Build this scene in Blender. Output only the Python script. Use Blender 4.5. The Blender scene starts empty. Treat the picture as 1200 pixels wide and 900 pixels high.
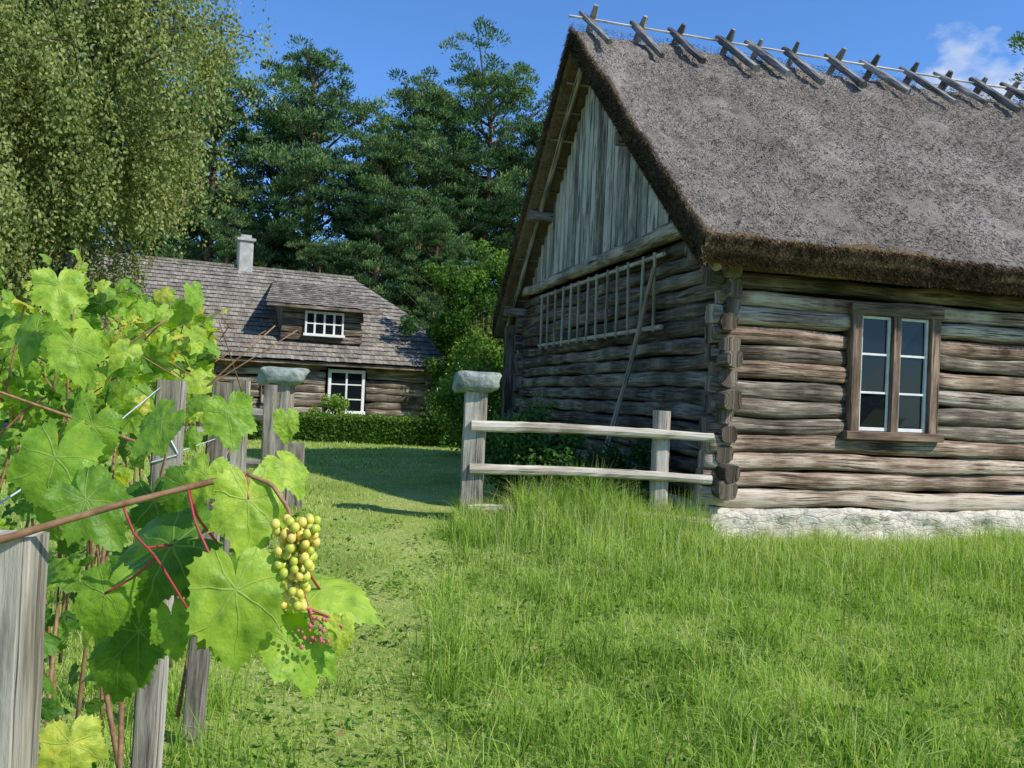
import bpy, math, numpy as np
from mathutils import Vector, Matrix, noise as mn
rng=np.random.default_rng(7)
scene=bpy.context.scene
R=math.radians
def sstep(x,a,b):
    t=np.clip((x-a)/(b-a),0,1); return t*t*(3-2*t)
_k=[(rng.normal(size=2),rng.uniform(0,6.28)) for _ in range(14)]
def n2(x,y,s=1.0):
    r=0
    for i,(k,p) in enumerate(_k):
        r=r+np.sin((x*k[0]+y*k[1])*s*(1+.35*i)+p)/(1+.25*i)
    return r/5.0
def H(x,y):
    h=.20*sstep(y,6.3,9.4)
    h=h*(1-1.1*sstep(x,.9,2.2)*(1-sstep(y,11,16)))
    h=h+.03*n2(x,y,.7)*sstep(y,1,3)
    return h
# ---------------- mesh utils
def unit(a): 
    return a/np.maximum(np.linalg.norm(a,axis=-1,keepdims=True),1e-9)
class MB:
    def __init__(s): s.V=[];s.F=[];s.G=[];s.R=[];s.M=[];s.n=0
    def add(s,V,F,G=None,rnd=.5,m=0):
        V=np.asarray(V,float); k=len(V)
        if not isinstance(F,list): F=[F]
        for f in F:
            f=np.asarray(f,int); s.F.append(f+s.n); s.M.append(np.full(len(f),m))
        s.V.append(V); s.G.append(V.copy() if G is None else np.asarray(G,float))
        s.R.append(np.full(k,rnd) if np.isscalar(rnd) else np.asarray(rnd,float)); s.n+=k
    def obj(s,name,mats,parent=None,smooth=False):
        V=np.concatenate(s.V);me=bpy.data.meshes.new(name)
        me.vertices.add(len(V)); me.vertices.foreach_set('co',V.ravel().astype(np.float32))
        idx=np.concatenate([f.ravel() for f in s.F]); cnt=np.concatenate([np.full(len(f),f.shape[1]) for f in s.F])
        st=np.concatenate([[0],np.cumsum(cnt)[:-1]])
        me.loops.add(len(idx)); me.loops.foreach_set('vertex_index',idx.astype(np.int32))
        me.polygons.add(len(cnt)); me.polygons.foreach_set('loop_start',st.astype(np.int32))
        me.polygons.foreach_set('material_index',np.concatenate(s.M).astype(np.int32))
        me.polygons.foreach_set('use_smooth',(cnt<=4)&bool(smooth))
        a=me.attributes.new('gr','FLOAT_VECTOR','POINT'); a.data.foreach_set('vector',np.concatenate(s.G).ravel().astype(np.float32))
        a=me.attributes.new('rnd','FLOAT','POINT'); a.data.foreach_set('value',np.concatenate(s.R).astype(np.float32))
        me.update(calc_edges=True); me.validate()
        for m in (mats if isinstance(mats,list) else [mats]): me.materials.append(m)
        o=bpy.data.objects.new(name,me); scene.collection.objects.link(o)
        if parent: o.parent=parent
        return o
_id=[0]
def loft(mb,P,ra,rb=None,n=10,shape='round',jit=0.0,rnd=.5,m=0,up=(0,0,1),seg=None,groove=0):
    P=np.asarray(P,float)
    if seg:
        d=np.concatenate([[0],np.cumsum(np.linalg.norm(np.diff(P,axis=0),axis=1))])
        t=np.linspace(0,d[-1],seg)
        ra=np.interp(t,d,np.broadcast_to(ra,len(P))); rb=None if rb is None else np.interp(t,d,np.broadcast_to(rb,len(P)))
        P=np.stack([np.interp(t,d,P[:,i]) for i in range(3)],1)
    k=len(P); ra=np.broadcast_to(ra,k).astype(float); rb=ra if rb is None else np.broadcast_to(rb,k).astype(float)
    T=unit(np.gradient(P,axis=0)); up=np.asarray(up,float)
    if abs(T[0]@up)>.95: up=np.array([1.,0,0]) if abs(T[0][0])<.9 else np.array([0,1.,0])
    S=unit(np.cross(T,up)); U=np.cross(S,T)
    if shape=='rect':
        c=.82; ring=np.array([(1,-c),(1,c),(c,1),(-c,1),(-1,c),(-1,-c),(-c,-1),(c,-1)]); n=8
    else:
        a=np.arange(n)*2*np.pi/n; e=.62 if shape=='hewn' else 1.0
        ring=np.stack([np.sign(np.cos(a))*abs(np.cos(a))**e,np.sign(np.sin(a))*abs(np.sin(a))**e],1)
    _id[0]+=1; sid=_id[0]
    j=1+jit*rng.normal(size=(k,n))*.5
    if groove:
        g=rng.normal(size=(1,n))*groove; ph=rng.uniform(0,6.28,n)[None]; tt=np.arange(k)[:,None]
        j=j+g*(.6+.6*np.sin(tt*.23+ph))
    if jit: 
        low=rng.normal(size=(k,1)); 
        for _ in range(2): low=np.vstack([low[:1],(low[:-1]+low[1:])/2])
        j=j+jit*low
    V=P[:,None]+S[:,None]*(ring[None,:,0]*ra[:,None]*j)[...,None]+U[:,None]*(ring[None,:,1]*rb[:,None]*j)[...,None]
    L=np.concatenate([[0],np.cumsum(np.linalg.norm(np.diff(P,axis=0),axis=1))])
    ang=np.arange(n)/n
    peri=2*np.pi*(ra.mean()+rb.mean())/2
    G=np.stack([np.broadcast_to(L[:,None],(k,n)),np.broadcast_to((np.abs(ang-.5)*2*peri/2)[None],(k,n)),np.full((k,n),sid*3.7)],2)
    i=np.arange(k-1)[:,None]; q=np.arange(n)[None]; q2=(q+1)%n
    F=np.stack([i*n+q,i*n+q2,(i+1)*n+q2,(i+1)*n+q],2).reshape(-1,4)
    mb.add(V.reshape(-1,3),[F,np.arange(n)[::-1][None],((k-1)*n+np.arange(n))[None]],G.reshape(-1,3),rnd,m)
def box(mb,a,b,rnd=.5,m=0):
    a=np.array(a,float);b=np.array(b,float); c=(a+b)/2; h=abs(b-a)/2
    ax=int(np.argmax(h)); e=np.zeros(3); e[ax]=h[ax]
    up=np.array([0,0,1.]) if ax!=2 else np.array([1.,0,0])
    T=e/h[ax]; S=np.cross(T,up); 
    ha=abs(S@h); hb=abs(up@h)
    loft(mb,[c-e,c+e],ha,hb,shape='rect',rnd=rnd,m=m,up=up)
def plainbox(mb,a,b,rnd=.5,m=0):
    x0,y0,z0=a;x1,y1,z1=b
    V=[(x0,y0,z0),(x1,y0,z0),(x1,y1,z0),(x0,y1,z0),(x0,y0,z1),(x1,y0,z1),(x1,y1,z1),(x0,y1,z1)]
    mb.add(V,np.array([(0,3,2,1),(4,5,6,7),(0,1,5,4),(1,2,6,5),(2,3,7,6),(3,0,4,7)]),None,rnd,m)
def diamonds(mb,C,D,L,w,rnd,m=0):
    n=len(C); D=unit(D); S=unit(np.cross(D,rng.normal(size=(n,3)))); L=np.broadcast_to(L,n)[:,None]; w=np.broadcast_to(w,n)[:,None]
    N=np.cross(D,S)
    V=np.stack([C-D*L*.5,C+S*w*.5+N*w*.1,C+D*L*.5,C-S*w*.5+N*w*.1],1).reshape(-1,3)
    mb.add(V,np.arange(4*n).reshape(-1,4),None,np.repeat(rnd,4),m)
# ---------------- materials
def newmat(name):
    m=bpy.data.materials.new(name); m.use_nodes=True; nt=m.node_tree; nt.nodes.clear()
    return m,nt,nt.nodes,nt.links
def ramp(ns,stops,interp='LINEAR'):
    r=ns.new('ShaderNodeValToRGB'); el=r.color_ramp.elements; r.color_ramp.interpolation=interp
    el[0].position=stops[0][0]; el[0].color=(*stops[0][1],1); el[1].position=stops[-1][0]; el[1].color=(*stops[-1][1],1)
    for p,c in stops[1:-1]:
        e=el.new(p); e.color=(*c,1)
    return r
def math_(ns,ls,op,a,b=None,c=None):
    n=ns.new('ShaderNodeMath'); n.operation=op
    for i,v in enumerate((a,b,c)):
        if v is None: continue
        if isinstance(v,(int,float)): n.inputs[i].default_value=v
        else: ls.new(v,n.inputs[i])
    return n.outputs[0]
def wood(name,c0,c1,c2,rough=.85,sc=(1.5,26,1),bump=.6,bd=.012,crack=38,camt=.85):
    m,nt,ns,ls=newmat(name)
    at=ns.new('ShaderNodeAttribute'); at.attribute_name='gr'
    ar=ns.new('ShaderNodeAttribute'); ar.attribute_name='rnd'
    mp=ns.new('ShaderNodeMapping'); mp.inputs['Scale'].default_value=sc; ls.new(at.outputs['Vector'],mp.inputs[0])
    n1=ns.new('ShaderNodeTexNoise'); n1.inputs['Scale'].default_value=1.6; n1.inputs['Detail'].default_value=8; n1.inputs['Roughness'].default_value=.7; ls.new(mp.outputs[0],n1.inputs[0])
    mp2=ns.new('ShaderNodeMapping'); mp2.inputs['Scale'].default_value=(1.1,5,1); ls.new(at.outputs['Vector'],mp2.inputs[0])
    nb=ns.new('ShaderNodeTexNoise'); nb.inputs['Scale'].default_value=1.3; nb.inputs['Detail'].default_value=5; ls.new(mp2.outputs[0],nb.inputs[0])
    a=math_(ns,ls,'MULTIPLY_ADD',n1.outputs[0],2.1,-1.05)
    b=math_(ns,ls,'MULTIPLY_ADD',nb.outputs[0],1.9,-.95)
    s=math_(ns,ls,'ADD',a,b); s=math_(ns,ls,'ADD',s,ar.outputs['Fac'])
    r=ramp(ns,[(.0,c0),(.5,c1),(1,c2)]); ls.new(s,r.inputs[0])
    mp3=ns.new('ShaderNodeMapping'); mp3.inputs['Scale'].default_value=(1.3,crack,1); ls.new(at.outputs['Vector'],mp3.inputs[0])
    n3=ns.new('ShaderNodeTexNoise'); n3.inputs['Scale'].default_value=1.; n3.inputs['Detail'].default_value=4; ls.new(mp3.outputs[0],n3.inputs[0])
    cr=ramp(ns,[(.35,(.2,.17,.15)),(.41,(1,1,1))]); ls.new(n3.outputs[0],cr.inputs[0])
    mx=ns.new('ShaderNodeMix'); mx.data_type='RGBA'; mx.blend_type='MULTIPLY'; mx.inputs[0].default_value=camt
    ls.new(r.outputs[0],mx.inputs[6]); ls.new(cr.outputs[0],mx.inputs[7])
    p=ns.new('ShaderNodeBsdfPrincipled'); p.inputs['Roughness'].default_value=rough; p.inputs['Specular IOR Level'].default_value=.2
    ls.new(mx.outputs[2],p.inputs['Base Color'])
    bp=ns.new('ShaderNodeBump'); bp.inputs['Strength'].default_value=bump; bp.inputs['Distance'].default_value=bd
    hh=math_(ns,ls,'ADD',n1.outputs[0],cr.outputs[0]); ls.new(hh,bp.inputs['Height']); ls.new(bp.outputs[0],p.inputs['Normal'])
    o=ns.new('ShaderNodeOutputMaterial'); ls.new(p.outputs[0],o.inputs[0]); return m
def leafmat(name,stops,trans=.3,rough=.5,spec=.0,vein=False,tr_tint=(1.2,1.25,.5)):
    m,nt,ns,ls=newmat(name)
    ar=ns.new('ShaderNodeAttribute'); ar.attribute_name='rnd'
    r=ramp(ns,stops); ls.new(ar.outputs['Fac'],r.inputs[0]); col=r.outputs[0]
    if vein:
        at=ns.new('ShaderNodeAttribute'); at.attribute_name='gr'
        sp=ns.new('ShaderNodeSeparateXYZ'); ls.new(at.outputs['Vector'],sp.inputs[0])
        nz=ns.new('ShaderNodeTexNoise'); nz.inputs['Scale'].default_value=3.5; nz.inputs['Detail'].default_value=6; ls.new(at.outputs['Vector'],nz.inputs[0])
        nd=ns.new('ShaderNodeTexNoise'); nd.inputs['Scale'].default_value=2.2; nd.inputs['Detail'].default_value=1; ls.new(at.outputs['Vector'],nd.inputs[0])
        ang=math_(ns,ls,'ARCTAN2',sp.outputs[0],sp.outputs[1]); ang=math_(ns,ls,'ADD',ang,math_(ns,ls,'MULTIPLY_ADD',nd.outputs[0],.5,-.25)); t=math_(ns,ls,'DIVIDE',ang,.86)
        fr=math_(ns,ls,'ABSOLUTE',math_(ns,ls,'SUBTRACT',t,math_(ns,ls,'ROUND',t)))
        ln=ns.new('ShaderNodeVectorMath'); ln.operation='LENGTH'
        cb=ns.new('ShaderNodeCombineXYZ'); ls.new(sp.outputs[0],cb.inputs[0]); ls.new(sp.outputs[1],cb.inputs[1]); ls.new(cb.outputs[0],ln.inputs[0])
        dist=math_(ns,ls,'MULTIPLY',fr,ln.outputs['Value'])
        dist=math_(ns,ls,'ADD',dist,math_(ns,ls,'MULTIPLY',ln.outputs['Value'],.012))
        sv=math_(ns,ls,'FRACT',math_(ns,ls,'SUBTRACT',math_(ns,ls,'MULTIPLY',ln.outputs['Value'],6.),math_(ns,ls,'MULTIPLY',fr,4.)))
        svm=math_(ns,ls,'MULTIPLY',math_(ns,ls,'LESS_THAN',sv,.07),.4)
        vm=ns.new('ShaderNodeMapRange'); vm.inputs[1].default_value=.007; vm.inputs[2].default_value=.022; vm.inputs[3].default_value=1; vm.inputs[4].default_value=0; ls.new(dist,vm.inputs[0])
        vf=math_(ns,ls,'MAXIMUM',vm.outputs[0],svm)
        nr=ramp(ns,[(.3,(.55,.62,.5)),(.5,(1,1,1)),(.72,(1.35,1.15,1.1))]); ls.new(nz.outputs[0],nr.inputs[0])
        mm=ns.new('ShaderNodeMix'); mm.data_type='RGBA'; mm.blend_type='MULTIPLY'; mm.inputs[0].default_value=1; ls.new(col,mm.inputs[6]); ls.new(nr.outputs[0],mm.inputs[7])
        mx=ns.new('ShaderNodeMix'); mx.data_type='RGBA'; ls.new(math_(ns,ls,'MULTIPLY',vf,.40),mx.inputs[0]); ls.new(mm.outputs[2],mx.inputs[6]); mx.inputs[7].default_value=(.46,.54,.22,1)
        col=mx.outputs[2]
        bp=ns.new('ShaderNodeBump'); bp.inputs['Strength'].default_value=.5; bp.inputs['Distance'].default_value=.003; bp.invert=True; ls.new(vf,bp.inputs['Height'])
        bp2=ns.new('ShaderNodeBump'); bp2.inputs['Strength'].default_value=.6; bp2.inputs['Distance'].default_value=.012; ls.new(nz.outputs[0],bp2.inputs['Height']); ls.new(bp.outputs[0],bp2.inputs['Normal'])
    p=ns.new('ShaderNodeBsdfPrincipled'); p.inputs['Roughness'].default_value=rough; p.inputs['Specular IOR Level'].default_value=spec; ls.new(col,p.inputs['Base Color'])
    if vein: ls.new(bp2.outputs[0],p.inputs['Normal'])
    tr=ns.new('ShaderNodeBsdfTranslucent')
    tm=ns.new('ShaderNodeMix'); tm.data_type='RGBA'; tm.blend_type='MULTIPLY'; tm.inputs[0].default_value=1; ls.new(col,tm.inputs[6]); tm.inputs[7].default_value=(*tr_tint,1); ls.new(tm.outputs[2],tr.inputs[0])
    ms=ns.new('ShaderNodeMixShader'); ms.inputs[0].default_value=trans; ls.new(p.outputs[0],ms.inputs[1]); ls.new(tr.outputs[0],ms.inputs[2])
    o=ns.new('ShaderNodeOutputMaterial'); ls.new(ms.outputs[0],o.inputs[0]); return m
def noisemat(name,stops,scale,rough=.9,bump=.5,bd=.02,coord='Object',sc=(1,1,1),detail=8,spec=.2):
    m,nt,ns,ls=newmat(name)
    tc=ns.new('ShaderNodeTexCoord'); mp=ns.new('ShaderNodeMapping'); mp.inputs['Scale'].default_value=sc; ls.new(tc.outputs[coord],mp.inputs[0])
    n1=ns.new('ShaderNodeTexNoise'); n1.inputs['Scale'].default_value=scale; n1.inputs['Detail'].default_value=detail; n1.inputs['Roughness'].default_value=.65; ls.new(mp.outputs[0],n1.inputs[0])
    r=ramp(ns,stops); ls.new(n1.outputs[0],r.inputs[0])
    p=ns.new('ShaderNodeBsdfPrincipled'); p.inputs['Roughness'].default_value=rough; p.inputs['Specular IOR Level'].default_value=spec; ls.new(r.outputs[0],p.inputs['Base Color'])
    bp=ns.new('ShaderNodeBump'); bp.inputs['Strength'].default_value=bump; bp.inputs['Distance'].default_value=bd; ls.new(n1.outputs[0],bp.inputs['Height']); ls.new(bp.outputs[0],p.inputs['Normal'])
    o=ns.new('ShaderNodeOutputMaterial'); ls.new(p.outputs[0],o.inputs[0]); return m
def plain(name,c,rough=.5,spec=.5,**k):
    m,nt,ns,ls=newmat(name); p=ns.new('ShaderNodeBsdfPrincipled'); p.inputs['Base Color'].default_value=(*c,1); p.inputs['Roughness'].default_value=rough; p.inputs['Specular IOR Level'].default_value=spec
    o=ns.new('ShaderNodeOutputMaterial'); ls.new(p.outputs[0],o.inputs[0]); return m
M_log=wood('weathered_log',(.045,.035,.026),(.205,.162,.12),(.54,.465,.375),bump=.9,bd=.018,crack=60)
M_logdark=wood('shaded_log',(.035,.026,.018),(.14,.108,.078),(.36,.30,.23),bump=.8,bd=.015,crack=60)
M_logred=wood('warm_log',(.05,.032,.02),(.31,.212,.145),(.68,.56,.43),bump=.9,bd=.018,crack=60)
M_board=wood('grey_board',(.11,.09,.07),(.34,.305,.255),(.58,.53,.46),bump=.5,bd=.008)
M_post=wood('grey_post',(.11,.09,.07),(.32,.28,.225),(.58,.52,.44),bump=.7,bd=.006,sc=(2.5,60,1),crack=90,camt=.7)
M_rail=wood('pale_rail',(.20,.165,.12),(.47,.40,.31),(.68,.61,.51),bump=.5,bd=.006)
M_ladder=wood('ladder_wood',(.12,.09,.065),(.32,.26,.19),(.52,.45,.36),bump=.5,bd=.006)
M_ridge=wood('ridge_timber',(.06,.05,.043),(.20,.175,.155),(.46,.42,.38),bump=.6,bd=.01)
M_frame=wood('window_frame_wood',(.05,.035,.025),(.18,.12,.08),(.37,.265,.185),bump=.4,bd=.004)
M_white=noisemat('white_paint',[(.2,(.58,.57,.53)),(.6,(.80,.80,.77))],9,rough=.5,bump=.1,bd=.003)
M_glass=plain('window_glass',(.008,.011,.014),.02,.33)
M_dark=plain('dark_interior',(.012,.01,.009),.95,.0)
M_bark=noisemat('pine_bark',[(.3,(.20,.10,.06)),(.65,(.50,.26,.14))],3,sc=(1,1,.3))
M_birchbark=noisemat('birch_bark',[(.42,(.05,.045,.04)),(.55,(.22,.21,.18))],4,sc=(1,1,4))
M_limb=plain('limb_bark',(.13,.085,.055),.9,.1)
def thatchmat(name,stops):
    m,nt,ns,ls=newmat(name)
    tc=ns.new('ShaderNodeTexCoord'); ar=ns.new('ShaderNodeAttribute'); ar.attribute_name='rnd'
    def nz(s,sc,d=6):
        mp=ns.new('ShaderNodeMapping'); mp.inputs['Scale'].default_value=sc; ls.new(tc.outputs['Object'],mp.inputs[0])
        n=ns.new('ShaderNodeTexNoise'); n.inputs['Scale'].default_value=s; n.inputs['Detail'].default_value=d; n.inputs['Roughness'].default_value=.75; ls.new(mp.outputs[0],n.inputs[0]); return n.outputs[0]
    a=nz(26,(1.6,1,1)); b=nz(.9,(1,.5,.5),5); c=nz(70,(1.5,.8,.8),3); d=nz(6,(1,1,1),4)
    s=math_(ns,ls,'MULTIPLY_ADD',a,1.3,-.65); s=math_(ns,ls,'ADD',s,math_(ns,ls,'MULTIPLY_ADD',b,1.1,-.55)); s=math_(ns,ls,'ADD',s,math_(ns,ls,'MULTIPLY_ADD',c,1.2,-.6)); s=math_(ns,ls,'ADD',s,math_(ns,ls,'MULTIPLY_ADD',d,.8,-.4))
    s=math_(ns,ls,'ADD',s,ar.outputs['Fac'])
    r=ramp(ns,stops); ls.new(s,r.inputs[0])
    p=ns.new('ShaderNodeBsdfPrincipled'); p.inputs['Roughness'].default_value=.95; p.inputs['Specular IOR Level'].default_value=.1; ls.new(r.outputs[0],p.inputs['Base Color'])
    bp=ns.new('ShaderNodeBump'); bp.inputs['Strength'].default_value=1.0; bp.inputs['Distance'].default_value=.04; ls.new(math_(ns,ls,'ADD',a,math_(ns,ls,'ADD',c,d)),bp.inputs['Height']); ls.new(bp.outputs[0],p.inputs['Normal'])
    o=ns.new('ShaderNodeOutputMaterial'); ls.new(p.outputs[0],o.inputs[0]); return m
M_thatch=thatchmat('thatch',[(0,(.09,.073,.058)),(.5,(.34,.29,.24)),(1,(.66,.59,.51))])
M_straw=thatchmat('thatch_underside',[(0,(.06,.04,.022)),(.5,(.28,.19,.105)),(1,(.54,.40,.24))])
# ================= thatched log barn
barn=bpy.data.objects.new('thatched_log_barn',None); scene.collection.objects.link(barn)
barn.location=(2.36,9.6,0); barn.rotation_euler=(0,0,R(14))
RV=4.6; RZ=7.72; EF=(-.55,3.42); EB=(9.5,3.22)
LEN=15.0; U0=-.55
def ztop(v): return np.where(v<RV,EF[1]+(v-EF[0])*(RZ-EF[1])/(RV-EF[0]),EB[1]+(EB[0]-v)*(RZ-EB[1])/(EB[0]-RV))
def zbot(v): return ztop(v)-.46
mb=MB()
nv=62
vo=np.concatenate([np.linspace(EF[0],RV,nv),np.linspace(RV,EB[0],nv)[1:]])
zo=ztop(vo); rr=np.abs(vo-RV); zo=zo-np.where(rr<.35,(.35-rr)**2*.9,0)
vi=np.concatenate([np.linspace(EF[0]+.10,RV,nv),np.linspace(RV,EB[0]-.08,nv)[1:]])
zi=ztop(vi)-.46
zi[0]=EF[1]-.30
outer=np.stack([vo,zo],1); inner=np.stack([vi,zi],1)[::-1]
midb=(outer[-1]+inner[0])/2+[.04,-.02]; midf=(inner[-1]+outer[0])/2+[-.04,-.02]
loop=np.vstack([outer,[midb],inner,[midf]]); K=len(loop)
us=np.concatenate([[U0],np.linspace(U0+.06,LEN,190)]); 
V=np.zeros((len(us),K,3)); V[:,:,0]=us[:,None]; V[:,:,1]=loop[None,:,0]; V[:,:,2]=loop[None,:,1]
isout=np.zeros(K,bool); isout[:len(outer)]=True; isout[-1]=True; isout[len(outer)]=True
for i in range(len(us)):
    for j in range(K):
        if isout[j]:
            p=V[i,j]; d=.06*mn.noise(Vector((p[0]*1.1,p[1]*1.1,p[2]*1.1)))+.045*mn.noise(Vector(p*4))+.025*mn.noise(Vector(p*13))
            V[i,j,2]+=d; V[i,j,1]+= -d*.5 if p[1]<RV else d*.5
sag=-.08*np.sin(np.clip((us-U0)/(LEN-U0),0,1)*np.pi); V[:,:,2]+=sag[:,None]
i=np.arange(len(us)-1)[:,None]; q=np.arange(K)[None]; q2=(q+1)%K
F=np.stack([i*K+q,(i+1)*K+q,(i+1)*K+q2,i*K+q2],2)
no=len(outer)
Fo=F[:,:no-1].reshape(-1,4); Fi=F[:,no-1:].reshape(-1,4)
mb.add(V.reshape(-1,3),[Fo],None,.5,0)
mb.F.append(Fi); mb.M.append(np.full(len(Fi),1))
for s in (0,len(us)-1):
    a=s*K+np.arange(no-1); b=s*K+(2*no-np.arange(no-1)); 
    f=np.stack([a,a+1,b-1,b],1)
    if s: f=f[:,::-1]
    mb.F.append(f); mb.M.append(np.full(len(f),1))
mb.obj('thatch_roof',[M_thatch,M_straw],barn,smooth=True)
mb=MB()
n=100000
u=rng.uniform(U0,LEN,n); v=rng.uniform(EF[0],RV,n); 
dn=np.array([0,-(RV-EF[0]),-(RZ-EF[1])]); dn/=np.linalg.norm(dn); nn=np.cross([1,0,0],-dn); nn/=np.linalg.norm(nn)
sg=-.08*np.sin(np.clip((u-U0)/(LEN-U0),0,1)*np.pi)
C=np.stack([u,v,ztop(v)+sg],1)+nn*rng.uniform(.0,.045,n)[:,None]
D=dn+rng.normal(size=(n,3))*.22+nn*rng.uniform(-.05,.45,n)[:,None]
diamonds(mb,C,D,rng.uniform(.03,.085,n),rng.uniform(.006,.013,n),rng.uniform(.15,.95,n))
n=32000
u=rng.uniform(U0,LEN,n); t=rng.uniform(0,1,n)
C=np.stack([u,EF[0]+.0+.1*t-.03,EF[1]-.32*t-.02-.08*np.sin(np.clip((u-U0)/(LEN-U0),0,1)*np.pi)],1)
diamonds(mb,C,dn+rng.normal(size=(n,3))*.28,rng.uniform(.04,.11,n),rng.uniform(.005,.010,n),rng.uniform(.0,.35,n),1)
n=30000
v=rng.uniform(EF[0],EB[0]-.05,n); t=rng.uniform(0,1,n)
C=np.stack([np.full(n,U0)+rng.uniform(-.03,.02,n),v,ztop(v)-.44*t],1)
sl=np.where(v<RV,-1,1)
D=np.stack([-rng.uniform(.1,.9,n),sl*.77,np.full(n,-.65)],1)+rng.normal(size=(n,3))*.25
diamonds(mb,C,D,rng.uniform(.05,.12,n),rng.uniform(.006,.012,n),np.clip(.42-.32*t+rng.normal(size=n)*.15,0,1),1)
mb.obj('loose_straw',[M_thatch,M_straw],barn)
# ridge timbers
mb=MB()
uu=-.30
while uu<LEN-.3:
    a=rng.normal()*.04
    for sgn in (-1,1):
        sl=(RZ-EF[1])/(RV-EF[0]) if sgn<0 else (RZ-EB[1])/(EB[0]-RV)
        d=np.array([(.12 if sgn<0 else -.08)+rng.normal()*.08,sgn*1.,-sl]); d/=np.linalg.norm(d)
        c=np.array([uu+a+(.08 if sgn>0 else -.06),RV,RZ+.17-.08*math.sin(min(1,(uu-U0)/(LEN-U0))*math.pi)])
        Lf=rng.uniform(1.15,1.45); Lb=rng.uniform(.12,.24)
        r=rng.uniform(.055,.078)
        P=[c-d*Lb,c,c+d*Lf*.5,c+d*Lf]
        loft(mb,P,[r*.6,r,r,r*.9],[r*.55,r*.85,r*.9,r*.8],n=8,jit=.10,rnd=rng.uniform(.3,.8),seg=10)
    uu+=.80+rng.normal()*.06
mb.obj('ridge_timbers',M_ridge,barn)
mb=MB()
loft(mb,[(U0-.05,RV-.02,RZ+.13),(LEN*.5,RV-.02,RZ+.06),(LEN,RV-.02,RZ+.13)],.018,n=6,jit=.1,rnd=.9,seg=40)
mb.obj('ridge_pole',M_rail,barn)
def logline(mb,a,b,ra,rb,rnd,jit=.07,m=0,n=16):
    a=np.array(a,float);b=np.array(b,float);L=np.linalg.norm(b-a); k=max(4,int(L/.18))
    t=np.linspace(0,1,k)[:,None]; P=a+(b-a)*t
    w=rng.normal(size=(k,3))*.022; 
    for _ in range(3): w[1:-1]=(w[:-2]+w[1:-1]+w[2:])/3
    P=P+w
    taper=1+np.linspace(-1,1,k)*rng.normal()*.08
    loft(mb,P,ra*taper,rb*taper,n=n,shape='hewn',jit=jit,rnd=rnd,m=m,groove=.04)
WB=8.7; ZF=.46; NL=14; lh=.204
mb=MB()
for i in range(NL):
    z=ZF+lh*(i+.5); low=z<1.35
    r=rng.uniform(.42,.80) if low else rng.uniform(.24,.66)
    if i==0: r=.85
    ex=rng.uniform(.12,.27); rz=lh*.5*rng.uniform(.86,1.06); th=rng.uniform(.08,.112)
    tilt=rng.normal()*.008
    mm=1 if (low and rng.random()<.8) or rng.random()<.2 else 0
    if 1.33<z<2.8:
        logline(mb,(-ex,0,z),(1.60,0,z),th,rz,r,m=mm); logline(mb,(2.70,0,z),(LEN-.6,0,z),th,rz,min(.75,r+.08),m=mm)
    else: logline(mb,(-ex,0,z),(LEN-.6,0,z+tilt),th,rz,r,m=mm)
mb.obj('front_log_wall',[M_log,M_logred],barn,smooth=True)
mb=MB()
for i in range(16):
    z=ZF+lh*(i+1.0); ex=rng.uniform(.12,.27)
    if z+.1>3.75: continue
    v0=-ex if z<3.3 else .35
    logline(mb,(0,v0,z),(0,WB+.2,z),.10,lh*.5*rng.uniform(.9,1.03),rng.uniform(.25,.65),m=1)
    if i%2==0: logline(mb,(LEN-.9,v0,z),(LEN-.9,WB+.2,z),.10,lh,.4)
for i in range(7):
    z=ZF+lh*2*(i+.5); logline(mb,(-.22,WB,z),(LEN-.6,WB,z),.10,lh,.4)
logline(mb,(-.14,.55,3.74),(-.14,WB+.1,3.74),.10,.10,.75)
for v in (0.02,2.3,6.9,WB):
    zz=float(zbot(np.array(v)))-.13
    logline(mb,(-.50,v,min(zz,7)),(1.2,v,min(zz,7)),.09,.10,.5)
logline(mb,(-.5,-.12,3.24),(LEN-.4,-.12,3.24),.085,.08,.4)
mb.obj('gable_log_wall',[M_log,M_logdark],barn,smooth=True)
mb=MB(); plainbox(mb,(.06,.05,.1),(LEN-1.,.07,3.3)); plainbox(mb,(.04,.09,.1),(.06,WB-.05,3.7)); mb.obj('wall_core',M_dark,barn)
mb=MB(); v=.75
while v<8.55:
    w=rng.uniform(.14,.21); zt=float(min(zbot(np.array(v)),zbot(np.array(v+w))))+.03
    if zt>3.9: loft(mb,[(-.06+rng.normal()*.009,v+w/2,3.80-rng.uniform(0,.05)),(-.06+rng.normal()*.006,v+w/2,zt)],w/2*.955,.013,shape='rect',up=(1,0,0),rnd=rng.uniform(.2,.9),seg=6)
    v+=w+.004
mb.obj('gable_boards',M_board,barn)
mb=MB()
V=[(-.02,.7,3.7),(-.02,8.6,3.7),(-.02,8.6,float(zbot(np.array(8.6)))),(-.02,RV,RZ-.5),(-.02,.7,float(zbot(np.array(.7))))]
mb.add(V,np.array([[0,1,2,3,4]])); mb.obj('gable_backing',M_dark,barn)
mb=MB()
for a,b in (((-.3,-.35,float(zbot(np.array(-.35)))-.05),(-.3,RV,RZ-.52)),((-.3,9.2,float(zbot(np.array(9.2)))-.05),(-.3,RV,RZ-.52))):
    loft(mb,[a,b],.05,.05,n=8,jit=.08,rnd=.55,seg=20)
for sgn in (-1,1):
    for t in np.linspace(.08,.95,11):
        v=RV+sgn*t*4.6 if sgn>0 else RV-t*4.8; zz=float(zbot(np.array(v)))-.03
        loft(mb,[(U0+.08,v,zz),(.1,v,zz)],.03,.022,n=6,jit=.1,rnd=.6,seg=3)
mb.obj('verge_battens',M_log,barn)
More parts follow.
